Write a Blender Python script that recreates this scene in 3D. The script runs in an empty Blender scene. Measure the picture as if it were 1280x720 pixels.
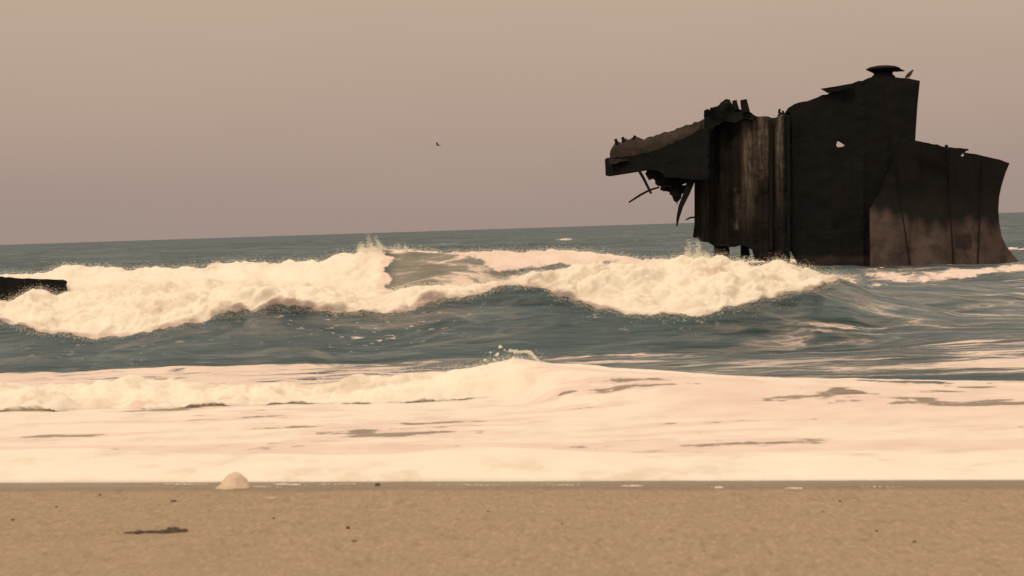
import bpy, math, random
import numpy as np
from mathutils import Vector
from mathutils.geometry import delaunay_2d_cdt
random.seed(7)
C = bpy.context.scene.collection
scene = bpy.context.scene

# ------------------------------------------------------------------ camera
CAM_H = 2.2
F = 2560.0                       # focal length in pixels of a 1280 wide frame
ROLL = math.radians(1.83)
PITCH = math.atan(74.5 / F)
cam_d = bpy.data.cameras.new('camera'); cam = bpy.data.objects.new('camera', cam_d); C.objects.link(cam)
cam_d.sensor_width = 36; cam_d.lens = 36 * F / 1280
cam_d.clip_start = 0.1; cam_d.clip_end = 60000
fwd = Vector((0, math.cos(PITCH), -math.sin(PITCH)))
rt0 = Vector((1, 0, 0)); up0 = rt0.cross(fwd)
rt = rt0 * math.cos(ROLL) - up0 * math.sin(ROLL)
up = up0 * math.cos(ROLL) + rt0 * math.sin(ROLL)
from mathutils import Matrix
R3 = Matrix((rt, up, -fwd)).transposed()
cam.matrix_world = Matrix.Translation((0, 0, CAM_H)) @ R3.to_4x4()
cam_d.dof.use_dof = True; cam_d.dof.focus_distance = 75; cam_d.dof.aperture_fstop = 3.4
scene.camera = cam

def P(px, py, Y):
    """world point seen at pixel (px,py) of the 1280x720 frame, at distance Y along world y"""
    d = rt * ((px - 640) / F) + up * (-(py - 360) / F) + fwd
    t = Y / d.y
    return Vector((d.x * t, Y, CAM_H + d.z * t))
def G(px, py, z=0.0):
    d = rt * ((px - 640) / F) + up * (-(py - 360) / F) + fwd
    t = (z - CAM_H) / d.z
    return Vector((d.x * t, d.y * t, z))
def proj(x, y, z):
    dx, dy, dz = x, y, z - CAM_H
    a = dx * rt.x + dy * rt.y + dz * rt.z
    b = dx * up.x + dy * up.y + dz * up.z
    c = dx * fwd.x + dy * fwd.y + dz * fwd.z
    c = np.maximum(c, 0.01)
    return 640 + F * a / c, 360 - F * b / c

# ------------------------------------------------------------------ sky, sun, exposure
SUN_EL, SUN_AZ = math.radians(50), math.radians(-150)      # azimuth from +Y, clockwise: behind and left of the camera
w = bpy.data.worlds.new('World'); scene.world = w; w.use_nodes = True
nt = w.node_tree; nt.nodes.clear()
def N(nt, t, **k):
    n = nt.nodes.new(t)
    for a, b in k.items(): setattr(n, a, b)
    return n
sky = N(nt, 'ShaderNodeTexSky', sky_type='NISHITA', sun_disc=False, sun_elevation=SUN_EL, sun_rotation=SUN_AZ, dust_density=6.0, air_density=1.5)
bgA = N(nt, 'ShaderNodeBackground'); bgA.inputs['Strength'].default_value = 0.10
nt.links.new(sky.outputs[0], bgA.inputs['Color'])
tc = N(nt, 'ShaderNodeTexCoord'); sx = N(nt, 'ShaderNodeSeparateXYZ'); nt.links.new(tc.outputs['Generated'], sx.inputs[0])
nz = N(nt, 'ShaderNodeTexNoise'); nz.inputs['Scale'].default_value = 5; nz.inputs['Detail'].default_value = 4; nz.inputs['Roughness'].default_value = .45
mp = N(nt, 'ShaderNodeMapping'); mp.inputs['Scale'].default_value = (1, 1, 4)
nt.links.new(tc.outputs['Generated'], mp.inputs[0]); nt.links.new(mp.outputs[0], nz.inputs[0])
m1 = N(nt, 'ShaderNodeMath', operation='MULTIPLY_ADD'); m1.inputs[1].default_value = .035; m1.inputs[2].default_value = -.0175
nt.links.new(nz.outputs[0], m1.inputs[0])
ad = N(nt, 'ShaderNodeMath', operation='ADD'); nt.links.new(sx.outputs[2], ad.inputs[0]); nt.links.new(m1.outputs[0], ad.inputs[1])
rp = N(nt, 'ShaderNodeValToRGB'); nt.links.new(ad.outputs[0], rp.inputs[0])
cr = rp.color_ramp; cr.interpolation = 'B_SPLINE'
SKY = [(0.0, (.375, .288, .248)), (.03, (.425, .315, .270)), (.065, (.485, .366, .292)), (.11, (.53, .400, .305)), (.16, (.60, .44, .31)), (.45, (.80, .60, .42)), (1.0, (.90, .68, .48))]
cr.elements[0].position = 0; cr.elements[1].position = 1
for p_, c_ in SKY[1:-1]: cr.elements.new(p_)
for e, (p_, c_) in zip(cr.elements, SKY): e.position = p_; e.color = (*c_, 1)
bgB = N(nt, 'ShaderNodeBackground'); bgB.inputs['Strength'].default_value = 1.0
nt.links.new(rp.outputs[0], bgB.inputs['Color'])
mx = N(nt, 'ShaderNodeMixShader'); mx.inputs[0].default_value = .93
wo = N(nt, 'ShaderNodeOutputWorld')
nt.links.new(bgA.outputs[0], mx.inputs[1]); nt.links.new(bgB.outputs[0], mx.inputs[2]); nt.links.new(mx.outputs[0], wo.inputs[0])
sl = bpy.data.lights.new('sun', 'SUN'); sl.energy = 1.4; sl.angle = math.radians(12); sl.color = (1, .78, .55)
so = bpy.data.objects.new('sun', sl); C.objects.link(so)
sd = Vector((math.sin(SUN_AZ) * math.cos(SUN_EL), math.cos(SUN_AZ) * math.cos(SUN_EL), math.sin(SUN_EL)))
so.rotation_euler = sd.to_track_quat('Z', 'Y').to_euler(); so.location = (0, -20, 30)
scene.view_settings.view_transform = 'Standard'; scene.view_settings.look = 'None'
scene.view_settings.exposure = 0.0; scene.view_settings.gamma = 1.0
scene.render.engine = 'CYCLES'
scene.cycles.use_denoising = True
scene.cycles.max_bounces = 6

# ------------------------------------------------------------------ noise
_rng = np.random.RandomState(3)
_perm = _rng.permutation(512).astype(np.int64)
_g = _rng.normal(size=(512, 3)); _g /= np.linalg.norm(_g, axis=1)[:, None]; _g = _g.astype(np.float32)
def perlin(x, y, z):
    xi = np.floor(x).astype(np.int64); yi = np.floor(y).astype(np.int64); zi = np.floor(z).astype(np.int64)
    fx = (x - xi).astype(np.float32); fy = (y - yi).astype(np.float32); fz = (z - zi).astype(np.float32)
    u = fx * fx * fx * (fx * (fx * 6 - 15) + 10); v = fy * fy * fy * (fy * (fy * 6 - 15) + 10); ww = fz * fz * fz * (fz * (fz * 6 - 15) + 10)
    def gr(dx, dy, dz):
        h = _perm[(_perm[(_perm[(xi + dx) & 511] + yi + dy) & 511] + zi + dz) & 511]
        g = _g[h]
        return g[..., 0] * (fx - dx) + g[..., 1] * (fy - dy) + g[..., 2] * (fz - dz)
    l = lambda a, b, t: a + t * (b - a)
    return l(l(l(gr(0,0,0), gr(1,0,0), u), l(gr(0,1,0), gr(1,1,0), u), v), l(l(gr(0,0,1), gr(1,0,1), u), l(gr(0,1,1), gr(1,1,1), u), v), ww) * 1.6
def fbm(x, y, z, oct=4, rough=.5):
    s = 0; a = 1; t = 0
    for i in range(oct):
        s = s + a * perlin(x * 2**i + 17.3 * i, y * 2**i + 5.1 * i, z * 2**i + 9.7 * i); t += a; a *= rough
    return s / t
def billow(x, y, z, oct=4, rough=.5):
    s = 0; a = 1; t = 0
    for i in range(oct):
        s = s + a * np.abs(perlin(x * 2**i + 17.3 * i, y * 2**i + 5.1 * i, z * 2**i + 9.7 * i)); t += a; a *= rough
    return s / t
def sm(a, b, x):
    t = np.clip((x - a) / (b - a), 0, 1); return t * t * (3 - 2 * t)
def curve(pts, x):
    xs, ys = zip(*pts)
    return np.interp(x, xs, ys)
HZ = lambda px: 306 - px * (41 / 1280.)                  # the horizon line in the frame

# ------------------------------------------------------------------ helpers
def mesh_obj(name, verts, faces, mat, parent=None, smooth=False):
    me = bpy.data.meshes.new(name); me.from_pydata([tuple(v) for v in verts], [], faces); me.update()
    if smooth: me.shade_smooth()
    if mat: me.materials.append(mat)
    o = bpy.data.objects.new(name, me); C.objects.link(o)
    if parent: o.parent = parent; o.matrix_parent_inverse = parent.matrix_world.inverted()
    return o
def tag(o, label=None, cat=None, group=None, kind=None):
    if label: o['label'] = label
    if cat: o['category'] = cat
    if group: o['group'] = group
    if kind: o['kind'] = kind
    return o
def grid_mesh(name, X, Y, Z, mat, attrs={}):
    r, c = X.shape; n = r * c
    co = np.stack([X, Y, Z], -1).reshape(-1).astype(np.float32)
    me = bpy.data.meshes.new(name); me.vertices.add(n); me.vertices.foreach_set('co', co)
    i = (np.arange(r - 1)[:, None] * c + np.arange(c - 1)[None, :]).reshape(-1)
    q = np.stack([i, i + 1, i + c + 1, i + c], -1).reshape(-1).astype(np.int32)
    nf = len(i)
    me.loops.add(nf * 4); me.loops.foreach_set('vertex_index', q)
    me.polygons.add(nf); me.polygons.foreach_set('loop_start', np.arange(nf, dtype=np.int32) * 4)
    me.update(calc_edges=True); me.shade_smooth()
    for k, a in attrs.items():
        at = me.attributes.new(k, 'FLOAT', 'POINT'); at.data.foreach_set('value', a.reshape(-1).astype(np.float32))
    me.materials.append(mat)
    o = bpy.data.objects.new(name, me); C.objects.link(o)
    return o
class NT:
    def __init__(s, name):
        s.m = bpy.data.materials.new(name); s.m.use_nodes = True; s.t = s.m.node_tree; s.t.nodes.clear()
        s.out = s.n('ShaderNodeOutputMaterial'); s.tc = s.n('ShaderNodeTexCoord')
    def n(s, t, **k): return N(s.t, t, **k)
    def l(s, a, b): s.t.links.new(a, b)
    def mapping(s, scale, src='Object'):
        m = s.n('ShaderNodeMapping'); m.inputs['Scale'].default_value = scale; s.l(s.tc.outputs[src], m.inputs[0]); return m.outputs[0]
    def noise(s, vec, scale, detail=4, rough=.55, dist=0):
        n = s.n('ShaderNodeTexNoise'); n.inputs['Scale'].default_value = scale; n.inputs['Detail'].default_value = detail
        n.inputs['Roughness'].default_value = rough; n.inputs['Distortion'].default_value = dist; s.l(vec, n.inputs[0]); return n.outputs[0]
    def ramp(s, v, stops, interp='LINEAR'):
        r = s.n('ShaderNodeValToRGB'); s.l(v, r.inputs[0]); e = r.color_ramp; e.interpolation = interp
        while len(e.elements) < len(stops): e.elements.new(.5)
        for a, (p_, c_) in zip(e.elements, stops):
            a.position = p_; a.color = (*c_, 1) if len(c_) == 3 else c_
        return r.outputs[0]
    def math(s, op, a, b=None, c=None, clamp=False):
        m = s.n('ShaderNodeMath', operation=op); m.use_clamp = clamp
        for i, v in enumerate((a, b, c)):
            if v is None: continue
            if isinstance(v, (int, float)): m.inputs[i].default_value = v
            else: s.l(v, m.inputs[i])
        return m.outputs[0]
    def mix(s, f, a, b):
        m = s.n('ShaderNodeMix', data_type='RGBA')
        for i, v in ((0, f), (6, a), (7, b)):
            if isinstance(v, tuple): m.inputs[i].default_value = (*v, 1)
            elif isinstance(v, (int, float)): m.inputs[i].default_value = v
            else: s.l(v, m.inputs[i])
        return m.outputs[2]
    def attr(s, name): a = s.n('ShaderNodeAttribute', attribute_name=name); return a.outputs['Fac']
    def sstep(s, v, a, b):
        m = s.n('ShaderNodeMapRange', interpolation_type='SMOOTHSTEP'); s.l(v, m.inputs[0]); m.inputs[1].default_value = a; m.inputs[2].default_value = b; return m.outputs[0]
    def bump(s, h, strength, dist, nrm=None):
        b = s.n('ShaderNodeBump'); b.inputs['Strength'].default_value = strength; b.inputs['Distance'].default_value = dist; s.l(h, b.inputs['Height'])
        if nrm: s.l(nrm, b.inputs['Normal'])
        return b.outputs[0]
    def bsdf(s, color, rough, nrm=None, spec=.5, ior=1.45):
        b = s.n('ShaderNodeBsdfPrincipled')
        for k, v in (('Base Color', color), ('Roughness', rough), ('Specular IOR Level', spec)):
            if isinstance(v, tuple): b.inputs[k].default_value = (*v, 1)
            elif isinstance(v, (int, float)): b.inputs[k].default_value = v
            else: s.l(v, b.inputs[k])
        b.inputs['IOR'].default_value = ior
        if nrm: s.l(nrm, b.inputs['Normal'])
        return b
    def done(s, b): s.l(b.outputs[0], s.out.inputs[0]); return s.m

# ------------------------------------------------------------------ materials
def mat_water():
    s = NT('sea_water')
    foam = s.attr('foam'); lace = s.attr('lace'); window_glow = s.attr('window_glow')
    # foam edges broken by noise
    v1 = s.mapping((1, .55, 1.4))
    n1 = s.noise(v1, 2.2, 7, .62)
    f1 = s.math('MULTIPLY_ADD', n1, 1.5, -0.75)
    f1 = s.math('ADD', f1, foam)
    thick = s.sstep(f1, .42, .64)
    # lacework streaks lying on the water, long along the shore
    v2 = s.mapping((.34, 1.25, .3))
    warp = s.n('ShaderNodeTexNoise'); warp.inputs['Scale'].default_value = .9; warp.inputs['Detail'].default_value = 3; s.l(v2, warp.inputs[0])
    vm = s.n('ShaderNodeVectorMath', operation='MULTIPLY_ADD'); s.l(warp.outputs['Color'], vm.inputs[0]); vm.inputs[1].default_value = (1.6, 1.6, 0); s.l(v2, vm.inputs[2])
    n2 = s.noise(vm.outputs[0], 1.3, 6, .6)
    ridge = s.math('ABSOLUTE', s.math('SUBTRACT', n2, .5))
    ridge = s.math('MULTIPLY_ADD', ridge, -9, 1.0)
    n3 = s.noise(vm.outputs[0], .7, 5, .6)
    l1 = s.math('ADD', s.math('MULTIPLY', ridge, .45), s.math('MULTIPLY_ADD', n3, 1.6, -.8))
    l2 = s.math('ADD', l1, lace)
    thin = s.math('ADD', s.math('MULTIPLY', s.sstep(l2, .62, 1.0), .80), s.math('MULTIPLY', s.sstep(l2, .22, .85), .16))
    n7 = s.noise(s.mapping((1.1, 2.2, 2.2)), 4.2, 4, .6)
    thin = s.math('MAXIMUM', thin, s.math('MULTIPLY', s.attr('fleck'), s.sstep(n7, .60, .70)))
    fac = s.math('MAXIMUM', thick, thin, clamp=True)
    # foam colour
    nf = s.noise(s.mapping((1, 1, 1)), 1.4, 6, .6)
    fcol = s.ramp(nf, [(.32, (.71, .655, .575)), (.45, (.85, .82, .75)), (.7, (.91, .90, .82))])
    fcol = s.mix(s.sstep(foam, 1.02, .86), fcol, s.ramp(nf, [(.35, (.74, .62, .59)), (.65, (.83, .72, .67))]))
    fn = s.noise(s.mapping((1, 1, 1)), 9, 6, .65)
    fb = s.bump(fn, .22, .05)
    bf = s.bsdf(fcol, .85, fb, spec=.1)
    bf.inputs['Subsurface Weight'].default_value = .55; bf.inputs['Subsurface Radius'].default_value = (1, .9, .8); bf.inputs['Subsurface Scale'].default_value = .16
    # water
    wn = s.noise(s.mapping((.45, 1, 1)), 1.1, 6, .6)
    wn2 = s.noise(s.mapping((.35, 1, 1)), .18, 5, .6)
    wcol = s.ramp(wn2, [(.3, (.052, .086, .104)), (.7, (.076, .114, .138))])
    wn5 = s.noise(s.mapping((.07, .22, 1)), 1.0, 7, .72)
    wn6 = s.noise(s.mapping((.018, .055, 1)), 1.0, 6, .7)
    wcol = s.mix(s.math('MULTIPLY', s.sstep(wn6, .56, .44), .12), wcol, (.12, .15, .16))
    wcol = s.mix(s.math('MULTIPLY', s.sstep(wn6, .47, .60), .8), wcol, (.016, .036, .050))
    wcol = s.mix(s.sstep(wn5, .46, .62), wcol, (.026, .050, .060))
    wcol = s.mix(window_glow, wcol, (.27, .265, .215))  # light coming through the thin wave, put into the water colour
    wcol = s.mix(s.math('MULTIPLY', s.attr('shoal'), .85), wcol, (.34, .27, .205))
    wb = s.bump(wn, .45, .10)
    wn3 = s.noise(s.mapping((.6, 1, 1)), 7, 4, .6)
    wb = s.bump(wn3, .35, .02, wb)
    wb = s.bump(s.noise(s.mapping((.10, .35, 1)), 1.0, 4, .6), .8, .8, wb)
    df = s.n('ShaderNodeBsdfDiffuse'); s.l(wcol, df.inputs[0]); s.l(wb, df.inputs['Normal'])
    gl = s.n('ShaderNodeBsdfGlossy'); gl.inputs['Color'].default_value = (.76, .91, 1, 1); gl.inputs['Roughness'].default_value = .22; s.l(wb, gl.inputs['Normal'])
    fz = s.n('ShaderNodeFresnel'); fz.inputs['IOR'].default_value = 1.333; s.l(wb, fz.inputs['Normal'])
    gf = s.math('MINIMUM', s.math('MULTIPLY', fz.outputs[0], .8), .235)
    bw = s.n('ShaderNodeMixShader'); s.l(gf, bw.inputs[0]); s.l(df.outputs[0], bw.inputs[1]); s.l(gl.outputs[0], bw.inputs[2])
    m = s.n('ShaderNodeMixShader'); s.l(fac, m.inputs[0]); s.l(bw.outputs[0], m.inputs[1]); s.l(bf.outputs[0], m.inputs[2])
    return s.done(m)
def mat_foam():
    s = NT('sea_foam')
    nf = s.noise(s.mapping((1, 1, 1)), 1.4, 6, .6)
    fcol = s.ramp(nf, [(.30, (.80, .765, .72)), (.7, (.93, .91, .87))])
    return s.done(s.bsdf(fcol, .8, None, .2))
def mat_spray():
    s = NT('sea_spray'); d = s.n('ShaderNodeBsdfDiffuse'); d.inputs[0].default_value = (.95, .94, .88, 1)
    t = s.n('ShaderNodeBsdfTranslucent'); t.inputs[0].default_value = (.95, .94, .88, 1)
    m = s.n('ShaderNodeMixShader'); m.inputs[0].default_value = .3; s.l(d.outputs[0], m.inputs[1]); s.l(t.outputs[0], m.inputs[2]); return s.done(m)
def mat_sand():
    s = NT('beach_sand'); wet = s.attr('wet')
    o = s.mapping((1, 1, 1))
    a = s.noise(o, 3.0, 6, .6); b = s.noise(o, 38, 5, .65); c = s.noise(s.mapping((1, .22, 1)), 15, 4, .6)
    col = s.ramp(a, [(.3, (.335, .266, .190)), (.7, (.39, .312, .226))])
    col = s.mix(s.math('MULTIPLY', s.sstep(b, .50, .66), .42), col, (.17, .125, .085))
    col = s.mix(s.math('MULTIPLY', s.sstep(b, .46, .33), .45), col, (.58, .46, .34))
    col = s.mix(s.math('MULTIPLY', s.sstep(c, .52, .70), .42), col, (.20, .145, .10))
    c2 = s.noise(s.mapping((1, .25, 1)), 26, 4, .6)
    col = s.mix(s.math('MULTIPLY', s.sstep(c2, .50, .36), .38), col, (.55, .42, .32))
    d = s.noise(o, 22, 2, .4)
    col = s.mix(s.math('MULTIPLY', s.sstep(d, .735, .76), .8), col, (.07, .045, .035))
    col = s.mix(s.math('MULTIPLY', wet, .75), col, (.14, .105, .078))
    nr = s.bump(b, .5, .008); nr = s.bump(a, .4, .04, nr)
    rough = s.math('MULTIPLY_ADD', wet, -.55, .9)
    return s.done(s.bsdf(col, rough, nr, .3))
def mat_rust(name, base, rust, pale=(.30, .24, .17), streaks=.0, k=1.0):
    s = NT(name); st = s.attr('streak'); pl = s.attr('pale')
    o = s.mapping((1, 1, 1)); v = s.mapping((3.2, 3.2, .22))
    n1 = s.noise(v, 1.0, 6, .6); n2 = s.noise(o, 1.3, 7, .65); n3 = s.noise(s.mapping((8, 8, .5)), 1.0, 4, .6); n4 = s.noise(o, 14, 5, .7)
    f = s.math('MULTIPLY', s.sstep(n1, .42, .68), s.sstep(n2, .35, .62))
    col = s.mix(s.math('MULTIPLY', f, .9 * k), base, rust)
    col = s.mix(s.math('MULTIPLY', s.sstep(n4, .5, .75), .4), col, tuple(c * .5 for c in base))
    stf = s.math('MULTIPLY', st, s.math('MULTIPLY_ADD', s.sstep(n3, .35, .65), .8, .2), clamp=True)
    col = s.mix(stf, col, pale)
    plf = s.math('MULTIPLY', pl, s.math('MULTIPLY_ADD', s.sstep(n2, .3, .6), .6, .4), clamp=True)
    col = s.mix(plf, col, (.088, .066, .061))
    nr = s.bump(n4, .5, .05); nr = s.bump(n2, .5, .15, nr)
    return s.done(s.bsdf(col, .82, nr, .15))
def mat_plain(name, c1, c2, scale=20, rough=.8, spec=.3):
    s = NT(name); n = s.noise(s.mapping((1, 1, 1)), scale, 5, .6)
    return s.done(s.bsdf(s.ramp(n, [(.3, c1), (.7, c2)]), rough, s.bump(n, .4, .01), spec))
M_water = mat_water(); M_foam = mat_foam(); M_spray = mat_spray(); M_sand = mat_sand()
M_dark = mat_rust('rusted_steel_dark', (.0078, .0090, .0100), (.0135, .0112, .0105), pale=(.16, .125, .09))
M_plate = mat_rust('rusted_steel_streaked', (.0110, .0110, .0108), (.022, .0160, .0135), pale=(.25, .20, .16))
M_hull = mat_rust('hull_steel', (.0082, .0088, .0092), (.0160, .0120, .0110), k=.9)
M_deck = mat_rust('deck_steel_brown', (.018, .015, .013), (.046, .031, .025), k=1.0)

# ------------------------------------------------------------------ the sea: one sheet with swell, two breakers and two bores
def steps(segs):
    out = []
    for a, b, d in segs: out += list(np.arange(a, b, d))
    return out
Ys = steps([(13.5, 16.2, .15), (16.2, 20.0, .022), (20, 25, .06), (25, 29.5, .03), (29.5, 36, .10), (36, 42.2, .028), (42.2, 47.5, .035), (47.5, 60, .15), (60, 110, .4)])
y = 110.
while y < 900: Ys.append(y); y *= 1.009
while y < 26000: Ys.append(y); y *= 1.05
Ys = np.array(Ys)
uc = np.linspace(-1, 1, 1250); uc = np.sign(uc) * (np.abs(uc) * .30 + np.maximum(np.abs(uc) - .93, 0) * 3.0)
NX = len(uc)
U, Yg = np.meshgrid(uc, Ys)
Xg = U * Yg
# keep the fan from growing pencil-thin near the camera
PXc = 640 + F * Xg / Yg                                    # approximate frame column of each vertex
# open-sea chop
amp_far = sm(44, 70, Yg)
chop = np.zeros_like(Xg)
for k in range(26):
    L = 2.2 * 1.22 ** (k % 13) ; ang = math.radians(random.gauss(-90 + 8, 24)); kk = 2 * math.pi / L
    A = .0085 * L ** .85 / 2.0
    ph = random.uniform(0, 6.28)
    damp = np.clip(1.8 - Yg * .9 / (L * 60), 0, 1)
    chop += A * damp * np.sin(kk * (math.cos(ang) * Xg + math.sin(ang) * Yg) + ph + 1.2 * math.sin(k))
patch = .6 + .8 * fbm(Xg * .03, Yg * .02, 0 * Xg, 3)
swell = -.10 * np.exp(-((Yg - 84) / 14) ** 2) + .13 * np.sin(2 * math.pi * (Yg + .12 * Xg) / 27 + 1.0 + 1.5 * fbm(Xg * .012, Yg * .01, 0 * Xg + 4, 2)) * sm(52, 80, Yg)
Z = chop * patch * (.30 + 2.3 * amp_far) * (1 - .8 * sm(33, 24, Yg)) * (.25 + .75 * sm(20, 27, Yg)) + swell
Z += .05 * fbm(Xg * .9, Yg * 1.4, 0 * Xg, 4) * sm(26, 31, Yg) * (1 - sm(200, 400, Yg))

def crest_h(pts, Yc, pxs):
    py = curve(pts, pxs); return CAM_H - (py - HZ(pxs)) / F * Yc
# breaker in front (1) and breaker behind (2)
c1 = [(-400, 385), (0, 380), (22, 376), (42, 364), (60, 364), (75, 370), (100, 367), (200, 358), (300, 355), (400, 352), (450, 360), (520, 361), (590, 357), (640, 350), (700, 336), (760, 331), (850, 323), (920, 327), (1000, 334), (1045, 346), (1100, 368), (1200, 392), (1700, 400)]
c2 = [(-400, 352), (0, 349), (50, 345), (80, 334), (150, 336), (220, 338), (300, 331), (400, 327), (440, 320), (470, 311), (560, 315), (640, 317), (700, 313), (760, 320), (820, 327), (900, 333), (1000, 342), (1100, 352), (1300, 362), (1700, 372)]
wob = .5 * fbm(PXc * .006, 0 * PXc, 0 * PXc + 2, 3)
Y1 = 40.6 + wob + .0012 * (PXc - 640) * 0; H1 = crest_h(c1, Y1, PXc)
Y2 = 45.4 + wob * .6; H2 = crest_h(c2, Y2, PXc)
H1 = np.maximum(H1, .15); H2 = np.maximum(H2, .12)
def wave(Yc, H, front, back, trough=.0):
    d = Yg - Yc
    t = np.where(d < 0, np.exp(-np.abs(d / front) ** 2.2), np.exp(-np.abs(d / back) ** 1.7))
    return H * t
W1 = wave(Y1, H1, 2.3, 2.6); W2 = wave(Y2, H2, 2.0, 3.4)
trough = -.22 * np.exp(-((Yg - 36.4) / 1.5) ** 2) * sm(1250, 1000, PXc)
cn = fbm(Xg * 1.1, Yg * .5, 0 * Xg + 31, 4)
W2 = W2 * (1 + .10 * cn * sm(520, 440, PXc)); W1 = W1 * (1 + .07 * cn)
brk = np.maximum(W1, W2) + .12 * np.minimum(W1, W2)
Zs = Z * (1 - .75 * np.exp(-((Yg - 42.5) / 4.5) ** 2)) + brk + trough
# middle bore
cb = [(-400, 486), (0, 482), (100, 480), (200, 482), (300, 481), (380, 483), (430, 478), (500, 470), (560, 462), (600, 455), (640, 448), (700, 455), (780, 461), (860, 467), (950, 472), (1050, 475), (1150, 478), (1280, 482), (1700, 490)]
Ybl = curve([(-400, 28.2), (0, 28.0), (400, 27.8), (640, 27.4), (900, 26.4), (1280, 25.2), (1700, 24.6)], PXc) + .25 * fbm(PXc * .012, 0 * PXc, 0 * PXc + 8, 3)
Hb = np.maximum(crest_h(cb, Ybl, PXc), .05)
fr = curve([(-400, .8), (500, .8), (640, 1.0), (700, 1.8), (900, 2.6), (1700, 3.0)], PXc)
d = Yg - Ybl
Wb = Hb * np.where(d < 0, np.exp(-np.abs(d / fr) ** 3.0), np.exp(-np.abs(d / 1.5) ** 2))
Zs += Wb
# near bore running up the sand, toe at the frame row 602
def shoreY(px):
    g0, g1 = G(0, 604), G(1280, 600.5)
    return g0, g1
g0, g1 = shoreY(0)
def shore(x): return g0.y + (g1.y - g0.y) * (x - g0.x) / (g1.x - g0.x) + .06 * np.sin(x * 1.1 + .5) * 0
ripple = .05 * fbm(Xg * .8, 0 * Xg, 0 * Xg + 3, 3)
Ysh = shore(Xg) + ripple
db = Yg - Ysh
ca = [(-400, 566), (0, 566), (110, 563), (150, 567), (250, 571), (400, 572), (480, 571), (560, 564), (620, 562), (700, 567), (800, 571), (900, 571), (1000, 570), (1100, 571), (1200, 574), (1300, 573), (1700, 570)]
Ha = np.maximum(crest_h(ca, Ysh + 1.1, PXc), .05) + .015
Wa = Ha * np.where(db < 1.1, np.clip(1 - ((1.1 - db) / 1.1) ** 2, 0, 1) ** .55 * (db > 0), np.exp(-(np.abs(db - 1.1) / .75) ** 1.8))
near = sm(1.5, 3.2, db)
Zs = Zs * near + (1 - near) * .0 + Wa
under = np.clip(-db, 0, 99)
Zs = np.where(db < 0, -.03 - .01 * under, Zs)
Zs = np.where(Yg > 30, Zs, Zs + (.012 * fbm(Xg * 1.2, Yg * 2.5, 0 * Xg, 4)) * (db > .3))

# --- foam masks, read on the undisplaced surface
PX, PY = proj(Xg, Yg, Zs)
foam = np.zeros_like(Zs); lace = np.zeros_like(Zs); window_glow = np.zeros_like(Zs)
toe1 = [(-400, 395), (0, 398), (40, 414), (100, 423), (150, 421), (230, 405), (300, 391), (350, 386), (400, 390), (480, 395), (530, 382), (600, 368), (630, 358), (670, 358), (700, 372), (740, 384), (800, 394), (850, 397), (900, 388), (960, 375), (1010, 362), (1045, 352), (1075, 340), (1700, 330)]
jag = 9 * fbm(PX * .03, PX * 0 + 3, 0 * PX, 4)
toe = curve(toe1, PX) + jag
on1 = (Yg > 36.5) & (Yg < Y1 + 1.2)
s1 = sm(6, -10, PY - toe) * on1
top1 = (Yg >= Y1 - .05)
# breaker 1 is white from its crest to its toe, its back a little way behind the crest
foam = np.maximum(foam, s1 * sm(1075, 1030, PX) * (1 - sm(Y1 + .2, Y1 + 1.1, Yg)))
leftw = sm(500, 470, PX + 30 * fbm(PY * .07, PX * .015, 0 * PX, 4))      # everything left of the green window is white
foam = np.maximum(foam, leftw * (Yg > Y1 - .5) * (1 - sm(Y2 + .4, Y2 + 1.3, Yg)))
# breaker 2: white crest, green window under it
winx = sm(470, 490, PX) * sm(650, 560, PX)
band2 = sm(Y2 - 2.6 + 2.0 * winx, Y2 - .5 + .35 * winx, Yg) * (1 - sm(Y2 + .3, Y2 + 1.2, Yg))
wtop = curve([(470, .55), (520, .75), (600, .8), (680, .85), (760, .98), (900, .9), (1000, .8), (1100, .35), (1200, .15), (1700, .1)], PX)
foam = np.maximum(foam, band2 * wtop)
rw = sm(690, 760, PX) * sm(1050, 980, PX)
foam = np.maximum(foam, .85 * rw * (Yg > Y1 - .3) * (1 - sm(Y2 - .2, Y2 + .8, Yg)))
win = sm(475, 500, PX) * sm(700, 560, PX) * (Yg > Y1 + .5) * (Yg < Y2 + .2)
window_glow = np.maximum(window_glow, win * .62)  # window under the crest painted lighter to look translucent
mid = np.exp(-((PY - curve([(600, 345), (700, 333), (800, 326)], PX)) / 5) ** 2) * sm(560, 620, PX) * sm(810, 760, PX) * (Yg > Y1 + .3)
foam *= 1 - .45 * mid
lace = np.maximum(lace, win * (.46 + .14 * sm(520, 600, PX)))
# specks on the dark face, mostly under the left part
face = (Yg > 34) & (Yg < Y1)
fleck = face * sm(680, 460, PX) * (.25 + .75 * sm(330, 430, PX)) * sm(-4, 12, PY - toe) * sm(62, 20, PY - toe) + .5 * face * sm(640, 740, PX) * sm(980, 900, PX) * sm(-4, 6, PY - toe) * sm(30, 8, PY - toe)
lace = np.maximum(lace, .16 * face * sm(700, 380, PX) * sm(0, 22, PY - toe) * sm(75, 30, PY - toe))
# foam streaks between the breaker and the middle bore
midz = (Yg > 28) & (Yg < 37)
yy = PY - curve(cb, PX)
lace = np.maximum(lace, midz * (sm(-46, -18, yy) * .30 + .48 * sm(640, 250, PX) * sm(-40, -22, yy)))
lace = np.maximum(lace, midz * .36 * sm(700, 900, PX) * sm(-36, -12, yy))
lace = np.maximum(lace, midz * .58 * sm(1090, 1230, PX) * sm(-75, -30, yy))
lace = np.maximum(lace, .265 * (Yg > 28) * (Yg < 75) * sm(820, 1000, PX) * sm(330, 350, PY) )
lace = np.maximum(lace, .10 * (Yg > 28) * (Yg < 37))
lace -= .12 * np.exp(-((PX - 975) / 60) ** 2 - ((PY - 424) / 14) ** 2)
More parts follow.
